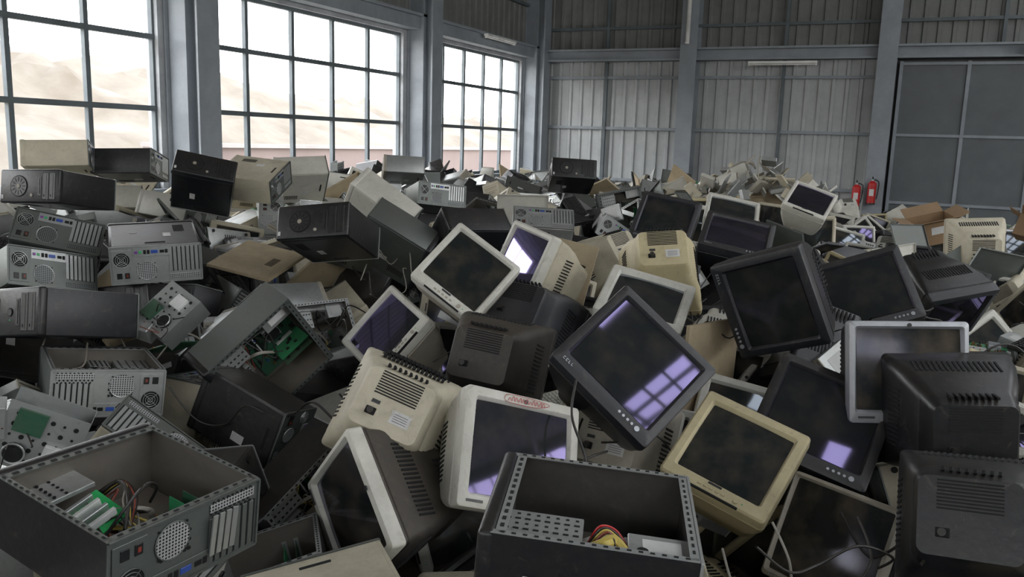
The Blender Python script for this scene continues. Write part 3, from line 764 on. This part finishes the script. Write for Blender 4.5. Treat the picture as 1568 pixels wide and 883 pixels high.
for i,(a,c) in enumerate(rw):
    b=MB()
    for k in range(6): y=a+(c-a)*k/5;bx(b,RX+.06,RX+.12,y-.035,y+.035,4.1,6.7,'frame_paint')
    for z in (4.13,4.97,5.83,6.67): bx(b,RX+.055,RX+.125,a,c,z-.035,z+.035,'frame_paint')
    obj('window_%d'%(i+8),b.mesh('window'))
def ext(x,y,z):
    b=MB();b.cyl((0,0,0),.085,.42,'red_plastic','Z',24);b.cyl((0,0,.235),.085,.05,'red_plastic','Z',24,.035);b.cyl((0,0,.275),.028,.04,'silver_plastic','Z',12)
    b.box((0,-.02,.31),(.03,.13,.018),'black_plastic',.003);b.box((0,-.03,.335),(.025,.13,.01),'black_plastic',.003,rot=(-.2,0,0))
    b.tube([(.03,0,.29),(.12,-.02,.24),(.12,-.02,.05),(.1,-.03,-.12)],.012,'black_cable',8);b.cyl((0,0,-.215),.088,.03,'black_plastic','Z',24)
    b.box((0,-.086,.02),(.09,.004,.14),'label_white');b.box((0,.09,.1),(.05,.03,.2),'steel')
    obj('fire_extinguisher',b.mesh('fire_extinguisher'),Matrix.Translation((x,y,z))@Matrix.Scale(.9,4))
ext(-.97,17.48,1.46);ext(-.70,17.48,1.54)
def tube(M,L=1.25):
    b=MB();b.box((0,0,0),(L,.09,.05),'white_enamel',.006);b.cyl((0,0,-.04),.014,L-.06,'white_enamel','X',12)
    for s in (1,-1): b.box((s*(L/2-.02),0,-.035),(.03,.05,.05),'white_enamel',.003)
    obj('fluorescent_light_fixture',b.mesh('fixture'),M)
tube(Matrix.Translation((-2.55,17.62,3.98)),1.3)
tube(Matrix.Translation((-4.41,17.5,5.0))@Matrix.Rotation(math.pi/2,4,'Y'),1.3)
tube(Matrix.Translation((LX+.36,15.6,4.3))@Matrix.Rotation(math.pi/2,4,'Z'),1.3)
b=MB();b.box((0,0,0),(.42,.05,.16),'black_plastic',.005);b.box((-.05,-.028,0),(.16,.004,.03),'label_white');b.box((.08,-.028,0),(.05,.004,.06),'label_white',rot=(0,.78,0))
obj('exit_sign',b.mesh('exit_sign'),Matrix.Translation((1.75,17.6,4.17)))
# ------------------------------------------------------------------ outdoors
b=MB();nx,ny=110,140;g=[]
for j in range(ny):
    row=[]
    for i in range(nx):
        x=-9.5-90*(i/(nx-1))**1.5;y=-40+150*j/(ny-1)
        t=max(0,min(1,(-x-11)/20));t=t*t*(3-2*t)
        hgt=t*(4.6+1.8*noise.noise(Vector((x*.05,y*.05,2)))+.8*noise.noise(Vector((x*.25,y*.25,5)))+.5*noise.noise(Vector((x*.8,y*.8,9)))+.3*noise.noise(Vector((x*2,y*2,9))))+.15*noise.noise(Vector((x,y,1)))
        hgt*= 1.25 if y<14 else max(.85,1.25-.02*(y-14))
        row.append(b.bm.verts.new((x,y,hgt)))
    g.append(row)
mi=b.mi('hazy_soil')
for j in range(ny-1):
    for i in range(nx-1):
        f=b.bm.faces.new([g[j][i],g[j][i+1],g[j+1][i+1],g[j+1][i]]);f.material_index=mi
obj('earth_mound',b.mesh('earth_mound',80))
b=MB();bx(b,-17,-16.6,15,48,0,1.9,'red_roofing');bx(b,-17.1,-16.5,15,48,1.9,2.0,'pale_render');obj('boundary_wall',b.mesh('boundary_wall'))
# ------------------------------------------------------------------ world + lights
w=bpy.data.worlds.new('sky');S.world=w;w.use_nodes=True;nt=w.node_tree;bg=nt.nodes['Background']
tc=N(nt,'ShaderNodeTexCoord');sp=N(nt,'ShaderNodeSeparateXYZ');nt.links.new(tc.outputs['Generated'],sp.inputs[0])
cl=N(nt,'ShaderNodeClamp');nt.links.new(mth(nt,'MULTIPLY_ADD',sp.outputs[2],1.2,.1),cl.inputs[0])
nt.links.new(mixc(nt,cl.outputs[0],(1,.99,.96),(.88,.93,1.)),bg.inputs[0]);bg.inputs[1].default_value=9.2
def portal(name,loc,rot,sx,sy):
    l=bpy.data.lights.new(name,'AREA');l.shape='RECTANGLE';l.size=sx;l.size_y=sy
    l.cycles.is_portal=True
    o=bpy.data.objects.new(name,l);o.location=loc;o.rotation_euler=rot;COL.objects.link(o)
for i,(a,c) in enumerate(wins): portal('daylight_portal',(LX-.25,(a+c)/2,2.83),(0,-math.pi/2,0),2.45,c-a)
portal('daylight_portal',(.4,FY-.25,4.15),(math.pi/2,0,0),14.8,1.1)
portal('daylight_portal',(RX+.25,5.1,5.4),(0,math.pi/2,0),2.6,14.8)
portal('daylight_portal',(2.2,(FY+BY)/2,CZ+.15),(0,0,0),.6,BY-FY)
portal('daylight_portal',(5.7,4.25,CZ+.15),(0,0,0),2.2,15.5)
# ------------------------------------------------------------------ camera
hd=math.radians(25);p=math.radians(9.86);a=math.radians(1.8)
f=Vector((-math.sin(hd)*math.cos(p),math.cos(hd)*math.cos(p),-math.sin(p)))
r0=Vector((math.cos(hd),math.sin(hd),0));u0=r0.cross(f)
r=math.cos(a)*r0+math.sin(a)*u0;u=-math.sin(a)*r0+math.cos(a)*u0
cd=bpy.data.cameras.new('camera');cam=bpy.data.objects.new('camera',cd);COL.objects.link(cam)
cam.matrix_world=Matrix(((r.x,u.x,-f.x,0),(r.y,u.y,-f.y,0),(r.z,u.z,-f.z,2.3),(0,0,0,1)))
cd.sensor_width=36;cd.lens=29.73;cd.clip_start=.05;cd.clip_end=500
S.camera=cam
S.view_settings.view_transform='Standard'
